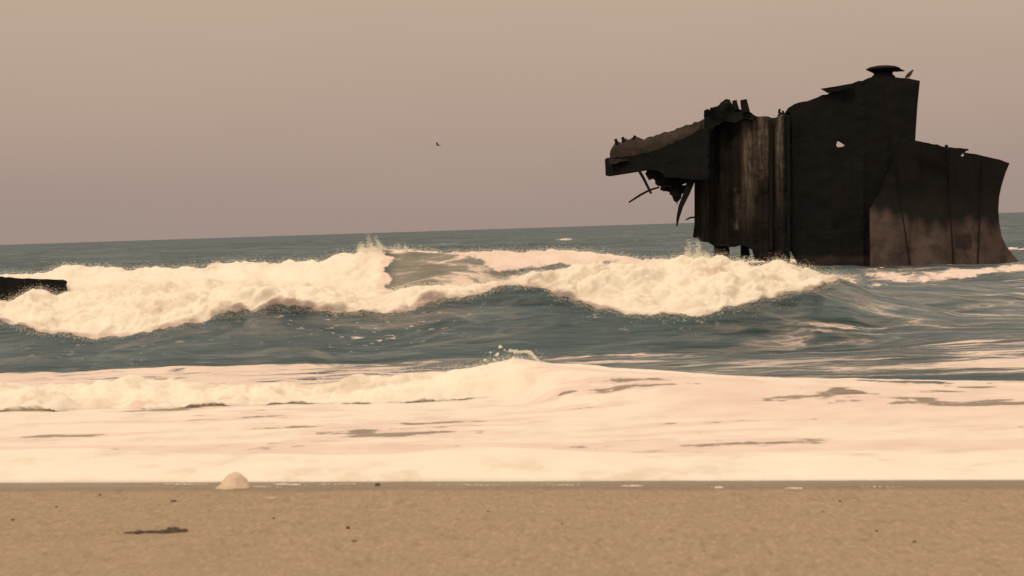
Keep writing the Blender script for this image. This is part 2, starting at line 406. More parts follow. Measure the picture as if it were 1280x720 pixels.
# white water at the foot of the wreck
wf = sm(1050, 1110, PX) * np.exp(-((PY - curve([(1050, 338), (1100, 345), (1150, 348), (1200, 343), (1240, 337), (1300, 333), (1700, 330)], PX)) / (6 + 5 * sm(1230, 1180, PX))) ** 2) * (Yg > 46)
foam = np.maximum(foam, wf * (.74 + .5 * np.clip(fbm(Xg * .5, Yg * .35, 0 * Xg + 2, 4), -.4, .4)))
lace = np.maximum(lace, .5 * wf)
wf2 = np.exp(-((PX - 985) / 30) ** 2 - ((PY - 327) / 5) ** 2) * (Yg > 60); foam = np.maximum(foam, wf2 * .8)
wf3 = sm(1240, 1262, PX) * np.exp(-((PY - 309) / 4) ** 2) * (Yg > 80); foam = np.maximum(foam, wf3 * .8)
for (a, b, ra, rb) in ((706, 299, 14, 2.0), (1236, 288, 10, 1.2)):
    foam = np.maximum(foam, .72 * np.exp(-((PX - a) / ra) ** 2 - ((PY - b) / rb) ** 2) * (Yg > 70))
# middle bore and the foam carpet in front of it
rr_ = sm(820, 1150, PXc)
edn = fbm(Xg * .7, Yg * .9, 0 * Xg + 21, 5, .6)
bore = (1 - sm(Ybl + .15, Ybl + .9, Yg + edn * 2.2 * rr_)) * (Yg < 30)
gap = fbm(Xg * .33, Yg * 1.1, 0 * Xg + 6, 5, .6) + .10 * fbm(Xg * .08, Yg * .2, 0 * Xg + 16, 2)
carpet = .84 + .42 * np.clip(-(gap - .13) * 5, -1.6, .3)
carpet = carpet - .09 * sm(760, 900, PXc) * np.exp(-((Yg - Ybl + 2.2) / 1.8) ** 2)
carpet = np.minimum(carpet, 1.2 - .45 * np.exp(-((db - 2.7) / .8) ** 2))  # shaded strip behind the near lip, put into the foam mask as pinker colour
carpet = np.maximum(carpet, sm(2.0, 1.5, db) * 1.2)
front_face = sm(Ybl - fr * 1.15, Ybl - fr * .8, Yg) * sm(760, 620, PX + 25 * fbm(Xg * .8, Yg * .8, 0 * Xg, 3))
carpet = np.maximum(carpet, front_face * 1.1)
carpet = np.maximum(carpet, (1.0 - .30 * rr_) * np.exp(-((Yg - Ybl) / 1.2) ** 2))
carpet -= .30 * rr_ * np.exp(-((Yg - Ybl + .6) / 1.3) ** 2) * sm(-.05, .3, edn)
foam = np.maximum(foam, np.where(db > -.05, bore * carpet, 0))
foam = np.clip(foam, 0, 1.2)
shoal = sm(29.0, 26.5, Yg) * sm(Ybl + .3, Ybl - .3, Yg)

# --- foam body: billows pushed up and towards the beach
B = (foam > .12)
bx, by, bz = Xg[B], Yg[B], Zs[B]
fv = foam[B]
far_k = sm(24, 36, by) * (by < 60) + .0
bl = billow(bx * 1.25, by * 1.25, bz * 1.5, 5, .46); bl2 = fbm(bx * .5, by * .6, bz * .6 + 3, 3)
body = np.clip(fv - .25, 0, 1) / .75
steepl = sm(660, 560, PXc[B]) * (by > Ybl[B] - 1.2) * (by < Ybl[B] + .7)
isb = steepl * (by < 30)
h1 = np.exp(-((by - Y1[B] + .6) / 1.3) ** 2)
ampv = far_k * (.14 + .20 * h1 * (1 - .45 * sm(450, 500, PXc[B]) * sm(680, 620, PXc[B]))) + isb * .19 + .008
dz = ampv * body * ((bl - .30) * 1.5 + .45 * bl2)
Zs[B] += dz
fronty = far_k * (by < Y1[B] + .3) * 1.0 + isb * .6
Yg2 = Yg.copy(); Yg2[B] -= (ampv * body * (bl * 1.8 + .5 + .5 * bl2)) * np.clip(fronty, 0, 1)
Xg2 = Xg.copy(); Xg2[B] += ampv * body * .5 * fbm(bx * 1.7, by * 1.7, bz * 1.7 + 40, 3) * np.clip(fronty + .3 * far_k, 0, 1)
# faint ragged crest tips
tip = (np.abs(Yg - Y2) < .5) * (foam > .5)
Zs += tip * .10 * np.clip(fbm(Xg * 3.0, Yg * 3.0, 0 * Xg + 5, 4) + .1, 0, 1)
sea = grid_mesh('sea_water', Xg2, Yg2, Zs, M_water, dict(foam=foam, lace=lace, window_glow=window_glow, shoal=shoal, fleck=fleck))
tag(sea, kind='structure')

# ------------------------------------------------------------------ beach
xs = np.concatenate([np.linspace(-60, -8, 40)[:-1], np.linspace(-8, 8, 640), np.linspace(8, 60, 40)[1:]])
ysb = np.concatenate([np.linspace(-40, 9, 30)[:-1], np.linspace(9, 20, 520), np.linspace(20, 40, 12)[1:]])
SX, SY = np.meshgrid(xs, ysb)
def sandz(x, y):
    dd = shore(x) - y
    return np.where(dd > 0, .028 * dd, .06 * dd) + .004
und = .010 * fbm(SX * .9, SY * 1.6, 0 * SX, 4) + (.003 + .006 * sm(.5, 3, shore(SX) - SY)) * fbm(SX * 6, SY * 5, 0 * SX + 2, 4)
dd = shore(SX) - SY
SZ = sandz(SX, SY) + und * sm(.1, .8, dd)
wet = sm(1.0, .45, dd + .22 * fbm(SX * .6, SY * .3, 0 * SX + 7, 3))
sand = grid_mesh('sand_beach', SX, SY, SZ, M_sand, dict(wet=wet)); tag(sand, kind='structure')
def sand_pt(px, py):
    z = 0.0
    for i in range(12):
        p = G(px, py, z); z = float(sandz(np.array(p.x), np.array(p.y)))
    return Vector((p.x, p.y, z))

# ------------------------------------------------------------------ spray (stuff)
OCT = np.array([(1,0,0),(-1,0,0),(0,1,0),(0,-1,0),(0,0,1),(0,0,-1)], np.float32)
OF = np.array([(0,2,4),(2,1,4),(1,3,4),(3,0,4),(2,0,5),(1,2,5),(3,1,5),(0,3,5)])
def drops(name, pts, rad, mat, label):
    pts = np.array(pts, np.float32); rad = np.array(rad, np.float32); n = len(pts)
    rr = np.random.RandomState(5)
    jit = rr.uniform(.6, 1.5, (n, 6, 1))
    v = (pts[:, None, :] + OCT[None] * rad[:, None, None] * jit * np.array([1.2, 1, .85])).reshape(-1, 3)
    f = (OF[None] + (np.arange(n) * 6)[:, None, None]).reshape(-1, 3)
    me = bpy.data.meshes.new(name); me.vertices.add(len(v)); me.vertices.foreach_set('co', v.reshape(-1))
    me.loops.add(f.size); me.loops.foreach_set('vertex_index', f.reshape(-1).astype(np.int32))
    me.polygons.add(len(f)); me.polygons.foreach_set('loop_start', np.arange(len(f), dtype=np.int32) * 3)
    me.update(calc_edges=True); me.shade_flat(); me.materials.append(mat)
    o = bpy.data.objects.new(name, me); C.objects.link(o); tag(o, label, 'spray', kind='stuff')
    return o
rs = np.random.RandomState(11)
pts, rad = [], []
flat = np.stack([Xg2.reshape(-1), Yg2.reshape(-1), Zs.reshape(-1)], -1)
def scatter(mask, n, spread, r0, r1, upb=.3, toward=0.):
    idx = np.flatnonzero(mask.reshape(-1))
    if len(idx) == 0: return
    ii = rs.choice(idx, n); p = flat[ii].copy()
    h = rs.exponential(spread, n)
    p[:, 2] += h * upb; p[:, 1] -= h * toward; p += rs.normal(0, .035, p.shape)
    p[:, 0] += rs.normal(0, .06, n)
    pts.extend(p); rad.extend(rs.uniform(r0, r1, n) * np.exp(-h * 1.2))
inview = (PX > -60) & (PX < 1340)
toe_band = (np.abs(PY - toe) < 7) & on1 & (PX < 1060) & inview & (foam > .2)
scatter(toe_band, 55000, .06, .002, .0055, -.7, .8)
scatter(toe_band, 1500, .06, .004, .010, -.8, .8)
scatter((foam > .6) & (Yg > 37) & (Yg < Y1 + .2) & inview, 35000, .035, .002, .0055, .7, .9)
scatter((np.abs(PY - toe) < 14) & on1 & (PX < 1060) & inview & (PX > 560), 1200, .14, .003, .008, -.6, .8)
crest2 = (np.abs(Yg - Y2) < .4) & (foam > .45) & inview
scatter(crest2, 20000, .035, .002, .0055, .9, 0)
scatter(crest2, 900, .03, .004, .010, 1.0, 0)
crest1 = (np.abs(Yg - Y1) < .35) & (foam > .5) & inview
scatter(crest1, 25000, .045, .002, .0055, .9, .3)
scatter(crest1, 900, .03, .004, .010, .9, .3)
borec = (np.abs(Yg - Ybl) < .25) & (PX < 680) & inview
scatter(borec, 14000, .025, .0015, .004, 1.0, 0)
pts = [np.array(p) for p in pts]
def plume(px, py, Y, n, hgt, wid, r0, r1, lean=0.):
    for i in range(n):
        a = rs.uniform(-1, 1); q = rs.uniform(0, 1) ** 1.6
        fing = .55 + .45 * math.sin(a * 9 + px)
        base = P(px, py, Y)
        pts.append(np.array([base.x + a * wid * (1 - .3 * q) + lean * q + rs.normal(0, .03), Y + rs.normal(0, .15), base.z + q * hgt * fing * (1 - a * a * .7)]))
        rad.append(rs.uniform(r0, r1) * (1 - .5 * q))
plume(468, 313, 45.3, 5000, .42, .35, .002, .007, -.1)
plume(468, 313, 45.3, 250, .42, .35, .006, .014, -.1)
plume(500, 313, 45.3, 260, .22, .3, .005, .015)
plume(866, 326, 40.6, 9000, .50, .34, .002, .007, .05)
plume(866, 326, 40.6, 250, .50, .34, .006, .014, .05)
plume(935, 328, 40.6, 300, .16, .3, .005, .015)
plume(268, 334, 45.3, 120, .20, .10, .01, .022)
plume(760, 392, 39.2, 200, .10, .5, .01, .02)
plume(400, 476, 27.8, 60, .22, .03, .004, .010)
plume(355, 481, 27.8, 60, .06, .08, .004, .010)
for (a, b, r) in ((613,440,.016),(617,449,.014),(622,443,.02),(626,434,.02),(631,437,.012),(638,438,.018),(643,441,.014),(606,450,.014),(641,447,.015),(646,438,.014)):
    for k in range(3):
        p = P(a + rs.normal(0, .8), b + rs.normal(0, .8), 27.4); pts.append(np.array(p)); rad.append(r * rs.uniform(.5, 1))
# a thrown rope of water on the middle bore
for t in np.linspace(0, 1, 700):
    a = 636 + 38 * t; b = curve([(0, 438), (.35, 440), (.6, 439.5), (.72, 441), (1, 453)], t)
    p = P(a + rs.normal(0, .5), b + rs.normal(0, .7), 27.4); pts.append(np.array(p)); rad.append(rs.uniform(.003, .012) * (1.4 if t > .55 else .7))
drops('sea_spray', pts, rad, M_spray, 'cream spray and droplets thrown from the breaking waves')

# foam flecks on the wet sand
pts, rad = [], []
for (a, b, n, wd) in ((232, 606, 60, 26), (325, 609, 40, 26), (352, 606, 70, 10), (368, 606.5, 50, 8), (430, 606, 30, 30), (790, 608, 60, 14), (899, 610, 50, 7), (994, 611, 60, 9), (700, 607, 30, 20), (1100, 609, 20, 40), (600, 607, 30, 40)):
    for i in range(n):
        p = sand_pt(a + rs.normal(0, wd * .5), b + rs.normal(0, .35)); p.z += .004; pts.append(np.array(p)); rad.append(rs.uniform(.003, .007))
fl = drops('foam_flecks', pts, rad, M_foam, 'thin flecks of foam left on the wet sand by the last wave')

# ------------------------------------------------------------------ the wreck
WY = 92.0
def rag(poly, amt, seg=5.0, keep=()):
    """break a straight pixel outline into an uneven torn one"""
    out = []
    n = len(poly)
    for i in range(n):
        a = poly[i]; b = poly[(i + 1) % n]
        L = math.hypot(b[0] - a[0], b[1] - a[1]); k = max(1, int(L / seg))
        nx, ny = -(b[1] - a[1]) / max(L, .01), (b[0] - a[0]) / max(L, .01)
        out.append(a)
        for j in range(1, k):
            t = j / k; q = random.gauss(0, amt) if i not in keep else 0
            out.append((a[0] + (b[0] - a[0]) * t + nx * q, a[1] + (b[1] - a[1]) * t + ny * q))
    return out
def slab(name, poly, depth, thick, mat, parent, holes=(), res=5.0, attrs=None, dent=.10, seed=0, smooth=False, skew=.16):
    """a plate or hull piece: its outline given as seen from the beach, standing at its own distance, with real thickness"""
    V = [Vector(p) for p in poly]; E = [(i, (i + 1) % len(poly)) for i in range(len(poly))]
    for h in holes:
        s0 = len(V); V += [Vector(p) for p in h]; E += [(s0 + i, s0 + (i + 1) % len(h)) for i in range(len(h))]
    x0, x1 = min(p[0] for p in poly), max(p[0] for p in poly); y0, y1 = min(p[1] for p in poly), max(p[1] for p in poly)
    r = random.Random(seed)
    xx = x0 + res / 2
    while xx < x1:
        yy_ = y0 + res / 2
        while yy_ < y1:
            V.append(Vector((xx + r.uniform(-.2, .2) * res, yy_ + r.uniform(-.2, .2) * res))); yy_ += res
        xx += res
    vo, eo, fo, ov, oe, of = delaunay_2d_cdt(V, E, [], 2, 1e-4)
    used_ = sorted({i for f in fo for i in f}); rem = {a: b for b, a in enumerate(used_)}
    pv = np.array([(vo[i].x, vo[i].y) for i in used_]); fo = [[rem[i] for i in f] for f in fo]
    def inside(q, h):
        c_ = False
        for i in range(len(h)):
            (ax, ay), (bx_, by_) = h[i], h[(i + 1) % len(h)]
            if (ay > q[1]) != (by_ > q[1]) and q[0] < (bx_ - ax) * (q[1] - ay) / (by_ - ay) + ax: c_ = not c_
        return c_
    fo = [f for f in fo if not any(inside(pv[f].mean(0), h) for h in holes)]
    n = len(pv); front = []; st = []; pl = []
    dn = fbm(pv[:, 0] * .03, pv[:, 1] * .03, np.full(n, float(seed)), 4) * dent * 2
    for i, (a, b) in enumerate(pv):
        p = P(a, b, depth(a, b) + dn[i]); front.append(p)
        s_, q_ = attrs(a, b) if attrs else (0, 0); st.append(s_); pl.append(q_)
    cx_ = sum(p.x for p in front) / n
    back = []
    for p, (a, b) in zip(front, pv):
        th = thick(a, b) if callable(thick) else thick
        back.append(Vector((p.x + skew * th, p.y + th, p.z)))
    # orient
    a, b, c = [front[i] for i in fo[0]]
    if (b - a).cross(c - a).y > 0: fo = [f[::-1] for f in fo]
    faces = [tuple(f) for f in fo] + [tuple(i + n for i in f[::-1]) for f in fo]
    cnt = {}
    for f in fo:
        for i in range(3):
            e = (f[i], f[(i + 1) % 3]); cnt[e] = 1
    for (a, b) in list(cnt):
        if (b, a) not in cnt: faces.append((b, a, a + n, b + n))
    o = mesh_obj(name, front + back, faces, mat, parent, smooth)
    for k, arr in (('streak', st + st), ('pale', pl + pl)):
        at = o.data.attributes.new(k, 'FLOAT', 'POINT'); at.data.foreach_set('value', np.array(arr, np.float32))
    return o
def bar(name, pts_, width, mat, parent, flat_=1.0):
    """a bent bar through world points"""
    vs, fs = [], []
    for k, p in enumerate(pts_):
        q = pts_[min(k + 1, len(pts_) - 1)] - pts_[max(k - 1, 0)]; q.normalize()
        sd_ = q.cross(Vector((0, 1, 0))); sd_.normalize(); w_ = width[k] if isinstance(width, (list, tuple)) else width
        dp = Vector((0, 1, 0)) * w_ * flat_ * .5
        for s1_, s2_ in ((-1, -1), (1, -1), (1, 1), (-1, 1)): vs.append(p + sd_ * w_ * .5 * s1_ + dp * s2_)
        if k:
            b0 = (k - 1) * 4; b1 = k * 4
            for j in range(4): fs.append((b0 + j, b0 + (j + 1) % 4, b1 + (j + 1) % 4, b1 + j))
    fs.append((3, 2, 1, 0)); e = (len(pts_) - 1) * 4; fs.append((e, e + 1, e + 2, e + 3))
    return mesh_obj(name, vs, fs, mat, parent)
def box(name, px, py, Y, wpx, hpx, dpt, mat, parent, tilt=0.):
    k = Y / F; c = P(px, py, Y); vs = []
    for sx_ in (-.5, .5):
        for sy_ in (0, 1):
            for sz_ in (0, 1):
                x_ = sx_ * wpx * k * (1 - .25 * sz_); z_ = sz_ * hpx * k
                x_, z_ = x_ * math.cos(tilt) + z_ * math.sin(tilt), z_ * math.cos(tilt) - x_ * math.sin(tilt)
                vs.append(Vector((c.x + x_, c.y + sy_ * dpt, c.z + z_)))
    return mesh_obj(name, vs, [(0,1,3,2),(4,6,7,5),(0,4,5,1),(2,3,7,6),(0,2,6,4),(1,5,7,3)], mat, parent)

wreck = bpy.data.objects.new('shipwreck', None); C.objects.link(wreck)
wreck.location = (P(1050, 330, WY).x, WY, 0); bpy.context.view_layer.update()
tag(wreck, 'huge dark rusted shipwreck with torn hull and jutting deck in the surf at right', 'shipwreck')

# left streaked side plating
def corr(a, b): return .09 * math.sin((a - 868) * .33) * (1 if a < 985 else .4)
def dA(a, b): return 91.2 + .012 * (975 - a) + corr(a, b)
def aA(a, b):
    g = lambda c, w_: math.exp(-((a - c) / w_) ** 2)
    v = .85 * g(934, 9) * max(0, min(1, (300 - b) / 110)) * min(1, max(0, (b - 146) / 10))
    v += .8 * g(950, 1.8) * (b < 225) + .6 * g(955, 8) * max(0, min(1, (235 - b) / 70))
    v += .8 * g(974, 3.5) * max(0, min(1, (270 - b) / 80))
    v += .95 * g(921.5, 1.4) * (b > 236) * (b < 284) + .18 * g(882, 8) + .14 * g(905, 6) * (b > 215)
    return min(v, 1), 0
A = [(866, 296), (868, 280), (868, 226), (872, 170), (879, 149), (898, 142), (936, 140), (944, 145), (970, 147), (976, 143), (984, 142), (985, 333), (975, 331), (942, 325), (940, 312), (925, 306), (912, 309), (893, 308), (885, 303), (876, 302)]
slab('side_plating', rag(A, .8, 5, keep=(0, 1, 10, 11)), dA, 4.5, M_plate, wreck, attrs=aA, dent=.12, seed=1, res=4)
# legs under it, where the sea shows between
box('support_post', 904, 336, 92.4, 21, 32, .9, M_dark, wreck)
box('support_post', 933, 336, 92.9, 11, 34, .7, M_plate, wreck)
# rib frames standing proud on the plating
for a, b0, b1 in ((889, 150, 300), (923, 150, 240), (963, 150, 312), (985, 144, 318)):
    bar('rib', [P(a, b0, dA(a, b0) - .08), P(a + .5, (b0 + b1) / 2, dA(a, 200) - .10), P(a + .5, b1, dA(a, b1) - .08)], .14, M_plate if a < 980 else M_dark, wreck)
# central tower
Bp = [(972, 150), (974, 140), (981, 141), (985, 135), (993, 130), (1004, 127), (1014, 124.5), (1022, 121.5), (1034, 118), (1037, 116), (1041, 113), (1046, 110), (1053, 107), (1068, 103), (1078, 101), (1084, 98), (1092, 95.5), (1115, 96), (1133, 97.5), (1150, 101), (1147, 130), (1145, 160), (1144, 178), (1142, 262), (1110, 300), (1090, 334), (1050, 335), (1000, 335), (980, 300), (975, 220)]
hole1 = [(1045, 181), (1047, 176), (1050, 177.5), (1056, 181.5), (1053, 183.5), (1047, 184)]
def dB(a, b): return 90.9 + .006 * abs(a - 1060) + .25 * (a < 984) + .10 * math.sin(a * .12) * (a < 1080)
thB = lambda a, b: .25 + 5.2 * float(sm(9, 26, math.hypot(a - 1051, b - 181)))
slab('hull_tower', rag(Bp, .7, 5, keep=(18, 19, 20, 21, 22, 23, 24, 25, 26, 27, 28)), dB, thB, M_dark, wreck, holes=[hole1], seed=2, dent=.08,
     attrs=lambda a, b: (.12 * math.exp(-((a - 977) / 3) ** 2) * (b < 260), .35 * (b > 322) * (a > 1000)))
# bow hull at the right, curving away to both sides
Cp = [(1087, 262), (1100, 240), (1120, 190), (1140, 176), (1150, 177.5), (1156, 180), (1170, 182.5), (1183, 185), (1196, 186.5), (1210, 186.5), (1206, 190.5), (1220, 192.5), (1234, 196), (1250, 199.5), (1262, 204), (1257, 216), (1252, 232), (1249, 246), (1248, 262), (1249, 278), (1252, 295), (1258, 308), (1266, 318), (1273, 326), (1260, 342), (1180, 344), (1092, 346), (1088, 330)]
hole2 = [(1201, 195), (1203.5, 191.7), (1205.5, 193), (1204, 195.8)]
def dC(a, b):
    t = (a - 1087) / 185.
    flare = .9 * (max(0, (b - 250) / 85.)) ** 1.4                       # the foot spreads towards the viewer
    return 90.3 + .018 * max(0, a - 1180) ** 1.12 + .35 * t - flare + .5 * sm(285, 235, b) 
def aC(a, b):
    e = 262 + 6 * math.sin(a * .05) + (a - 1087) * .10 + 4 * math.sin(a * .31)
    q = max(0, min(1, (b - e) / 16.)) * (.85 + .15 * math.sin(a * .11))
    if 1195 < a < 1215 and 292 < b < 312: q *= .35
    if abs(a - 1138) < 1.3 or abs(a - 1192) < 1.6: q *= .6
    return 0, q
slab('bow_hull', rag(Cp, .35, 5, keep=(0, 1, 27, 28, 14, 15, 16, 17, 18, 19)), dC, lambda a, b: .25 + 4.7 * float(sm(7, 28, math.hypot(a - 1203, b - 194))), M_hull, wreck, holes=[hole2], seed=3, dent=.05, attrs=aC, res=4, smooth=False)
for k, (a0, b0, a1, b1) in enumerate(((1184, 188, 1192, 336), (1118, 200, 1138, 336), (1228, 200, 1222, 332))):
    L = [P(a0 + (a1 - a0) * t, b0 + (b1 - b0) * t, dC(a0 + (a1 - a0) * t, b0 + (b1 - b0) * t) - .05) for t in np.linspace(0, 1, 14)]
    bar('plate_seam', L, .045, M_hull, wreck)
slab('rail_plate', rag([(1140, 175), (1160, 178.5), (1183, 184), (1210, 186), (1211, 188.3), (1183, 188), (1140, 181)], .3, 5), lambda a, b: 90.1, .25, M_dark, wreck, seed=31)
box('post_stub', 1183.5, 186, 90.9, 4, 5, .15, M_dark, wreck)
box('post_stub', 974, 141, 91.2, 3, 5, .12, M_dark, wreck, .2); box('post_stub', 979.5, 142, 91.2, 2.5, 4, .12, M_dark, wreck, -.2)
box('hull_patch', 1162, 269, 90.65, 20, 5, .5, M_hull, wreck)
# jutting deck: sloping brown top plate, dark girder edge, torn underside
Dp = [(761, 200), (763, 188), (769.5, 176), (773, 181), (776, 179), (779, 172), (782, 177), (787, 174), (793, 170.5), (798, 171.5), (802, 175), (824, 168), (850, 159.5), (879, 149), (890, 152), (892, 160), (862, 177), (830, 189), (800, 198), (763, 206)]
slab('deck_plate', rag(Dp, .7, 3.5), lambda a, b: 90.3 + .020 * (890 - a) * .3 + (205 - b) * .06, 2.2, M_deck, wreck, seed=4, dent=.15, res=4,
     attrs=lambda a, b: (0, .35 * math.exp(-((b - (160 + (880 - a) * .18)) / 6) ** 2)))
slab('deck_girder', rag([(756, 199), (764, 198), (790, 195), (830, 184), (885, 158), (885, 224), (866, 225), (836, 222), (820, 213), (807, 211.5), (757, 219.5)], .8, 4, keep=(9, 10)),
     lambda a, b: 90.0 + .012 * (885 - a), 1.8, M_dark, wreck, seed=5, dent=.08, holes=[[(836.5, 204.8), (838, 203.6), (840, 204.6), (838, 205.8)]])
slab('torn_plate', rag([(804, 208), (808, 220), (816, 223), (819, 230), (826, 233), (829, 239), (838, 239), (843, 233), (856, 229), (870, 226), (872, 205), (840, 200)], 1.5, 3), lambda a, b: 91.3, .5, M_dark, wreck, seed=6, dent=.25)
slab('torn_plate', rag([(835, 233), (843, 229.5), (851, 230), (860, 230), (855, 240), (851, 248), (846.5, 256), (841, 248)], .9, 3), lambda a, b: 91.0, .2, M_dark, wreck, seed=7, dent=.3, res=3)
bar('hanging_rod', [P(798, 212, 90.4), P(804, 222, 90.35), P(814, 242, 90.3)], [.13, .12, .10], M_dark, wreck)
bar('hanging_rod', [P(786, 253, 90.2), P(800, 244, 90.4), P(812, 237.5, 90.6), P(824, 234, 91.1)], [.07, .10, .09, .08], M_dark, wreck)
bar('hanging_strip', [P(865, 222, 90.8), P(859, 240, 90.7), P(851, 258, 90.6), P(847.5, 272, 90.6), P(846, 283, 90.6)], [.34, .26, .20, .13, .05], M_dark, wreck)
bar('hanging_rod', [P(857, 275, 91.2), P(863, 272, 91.2), P(870, 271.5, 91.4)], [.05, .08, .08], M_dark, wreck)
bar('hanging_rod', [P(826, 234, 91.2), P(845, 231, 91.0)], [.08, .08], M_dark, wreck)
# wreckage heaped on the corner over the deck
slab('broken_housing', rag([(880, 152), (880, 138), (885, 136), (886, 140), (888, 134.5), (897, 132.5), (901, 128), (906, 124.5), (911, 124.5), (914, 129), (915, 134), (919, 135), (936, 139), (946, 146), (940, 150), (928, 148), (920, 154), (905, 151), (893, 158), (884, 172)], .5, 3), lambda a, b: 91.2, 1.6, M_dark, wreck, seed=8, dent=.2, res=4)
box('bent_frame', 921, 137, 91.2, 6, 12, .4, M_dark, wreck, -.18); box('bent_frame', 933, 140, 91.0, 9, 16, .5, M_dark, wreck, -.16); box('bent_frame', 909, 131, 91.6, 7, 7, .5, M_dark, wreck, .2)
for (a, b, h, t) in ((772, 181, 8, -.3), (780, 178, 7, -.2), (792, 174, 5, .5)): box('deck_stub', a, b, 90.6, 4, h, .3, M_dark, wreck, t)
slab('torn_plate', rag([(1026, 110.8), (1052, 106.5), (1066, 104), (1062, 110), (1048, 114), (1035, 116)], .15, 4), lambda a, b: 90.6, .3, M_dark, wreck, seed=9, dent=.1)
# mushroom vent
def lathe(name, prof, c, mat, parent, seg=28):
    vs, fs = [], []
    for (r_, z_) in prof:
        for k in range(seg): vs.append((c.x + r_ * math.cos(2 * math.pi * k / seg), c.y + r_ * math.sin(2 * math.pi * k / seg), c.z + z_))
    for i in range(len(prof) - 1):
        for k in range(seg): fs.append((i * seg + k, i * seg + (k + 1) % seg, (i + 1) * seg + (k + 1) % seg, (i + 1) * seg + k))
    fs.append(tuple(range(seg))[::-1]); fs.append(tuple((len(prof) - 1) * seg + k for k in range(seg)))
    return mesh_obj(name, vs, fs, mat, parent, True)
vc = P(1104, 97, 92.3); k = 92.3 / F
vent = lathe('mushroom_vent', [(15 * k, 0), (14 * k, 2 * k), (11.5 * k, 4 * k), (12 * k, 6 * k)], vc, M_dark, wreck)
lathe('vent_cap', [(12 * k, 5.9 * k), (17 * k, 8.5 * k), (21 * k, 10.5 * k), (21 * k, 11.3 * k), (16 * k, 13.5 * k), (8 * k, 14.8 * k), (.5 * k, 15.2 * k)], vc, M_dark, vent)
vl = slab('vent_lip', [(1117, 84), (1124, 85), (1131, 88.3), (1126, 88.5), (1119, 89)], lambda a, b: 91.9, .5, M_dark, vent, res=4)

# fragment at the left edge of the frame
frag = slab('wreck_fragment', rag([(-70, 340), (-40, 345), (0, 346), (12, 347), (25, 348.5), (60, 349.5), (82, 350.5), (84, 352), (83, 357), (84.5, 362), (83, 368), (78, 371), (60, 374), (30, 392), (-80, 400)], .35, 4, keep=(0,)), lambda a, b: 43.0 + .004 * a, .9, M_dark, None, seed=12, dent=.06, res=4, skew=-.27)
tag(frag, 'long low fragment of dark rusted wreck jutting from white water at the left edge', 'wreck fragment')

# ------------------------------------------------------------------ birds
def bird_mesh(name, wing, c, s_, rot, roll_, mat):
    """one continuous body with wings (flying) or folded (standing)"""
    vs, fs = [], []
    if not wing: s_ = s_ * 1.15
    fat = 1 if wing else 1.6
    prof = [(-.5, .01, .0), (-.42, .05, .005), (-.25, .10, .0), (0, .13, 0), (.2, .11, .01), (.32, .075, .03), (.42, .07, .045), (.5, .05, .04), (.56, .018, .03), (.63, .004, .02)]
    for (x_, r_, z_) in prof:
        for k_ in range(8):
            a_ = 2 * math.pi * k_ / 8; vs.append((x_, fat * r_ * math.cos(a_), z_ + fat * r_ * .85 * math.sin(a_)))
    for i in range(len(prof) - 1):
        for k_ in range(8): fs.append((i * 8 + k_, i * 8 + (k_ + 1) % 8, (i + 1) * 8 + (k_ + 1) % 8, (i + 1) * 8 + k_))
    fs.append(tuple(range(8))[::-1]); fs.append(tuple((len(prof) - 1) * 8 + k_ for k_ in range(8)))
    n_ = len(vs)
    for (y_, le, te, z_) in ([] if not wing else [1]) and []: pass
    if wing:
        for sgn in (-1, 1):
            b_ = len(vs)
            for (y_, le, te, z_) in ((.06, .22, -.15, .04), (.45, .30, -.10, .22), (.85, .16, -.12, .26), (1.2, -.06, -.16, .18)):
                vs += [(le, sgn * y_, z_ + .012), (te, sgn * y_, z_), ((le + te) / 2, sgn * y_, z_ + .04), ((le + te) / 2, sgn * y_, z_ - .01)]
            for i in range(3):
                a_ = b_ + i * 4; d_ = a_ + 4
                for (p_, q_) in ((0, 2), (2, 1), (1, 3), (3, 0)): fs.append((a_ + p_, a_ + q_, d_ + q_, d_ + p_))
            e_ = b_ + 12; fs.append((e_, e_ + 2, e_ + 1, e_ + 3)); fs.append((b_, b_ + 3, b_ + 1, b_ + 2))
    Rm = Matrix.Rotation(rot, 3, 'Z') @ Matrix.Rotation(roll_, 3, 'Y' if not wing else 'X')
    o = mesh_obj(name, [Rm @ (Vector(v) * s_) for v in vs], fs, mat, None, True)
    o.location = c
    return o
M_bird = mat_plain('dark_feathers', (.03, .026, .022), (.06, .05, .042), 8)
M_beak = mat_plain('dull_beak', (.12, .06, .03), (.14, .07, .03), 8)
b1 = bird_mesh('flying_bird', True, P(547.5, 181.5, 120), .27, math.radians(160), math.radians(20), M_bird)
tag(b1, 'small dark bird flying alone in the open sky left of the wreck', 'bird')
bp = P(1136.5, 95.2, 92.5)
b2 = bird_mesh('perched_bird', False, bp + Vector((0, 0, .08)), .46, math.radians(20), math.radians(-38), M_bird)
for sgn in (-.03, .03):
    lg = bar('leg', [bp + Vector((sgn, -.0, -.02)), bp + Vector((sgn, 0, -.15))], .02, M_beak, None); lg.parent = b2; lg.matrix_parent_inverse = Matrix.Translation(-b2.location)
tag(b2, 'small bird perched on the top right corner of the wreck tower beside the round vent', 'bird')

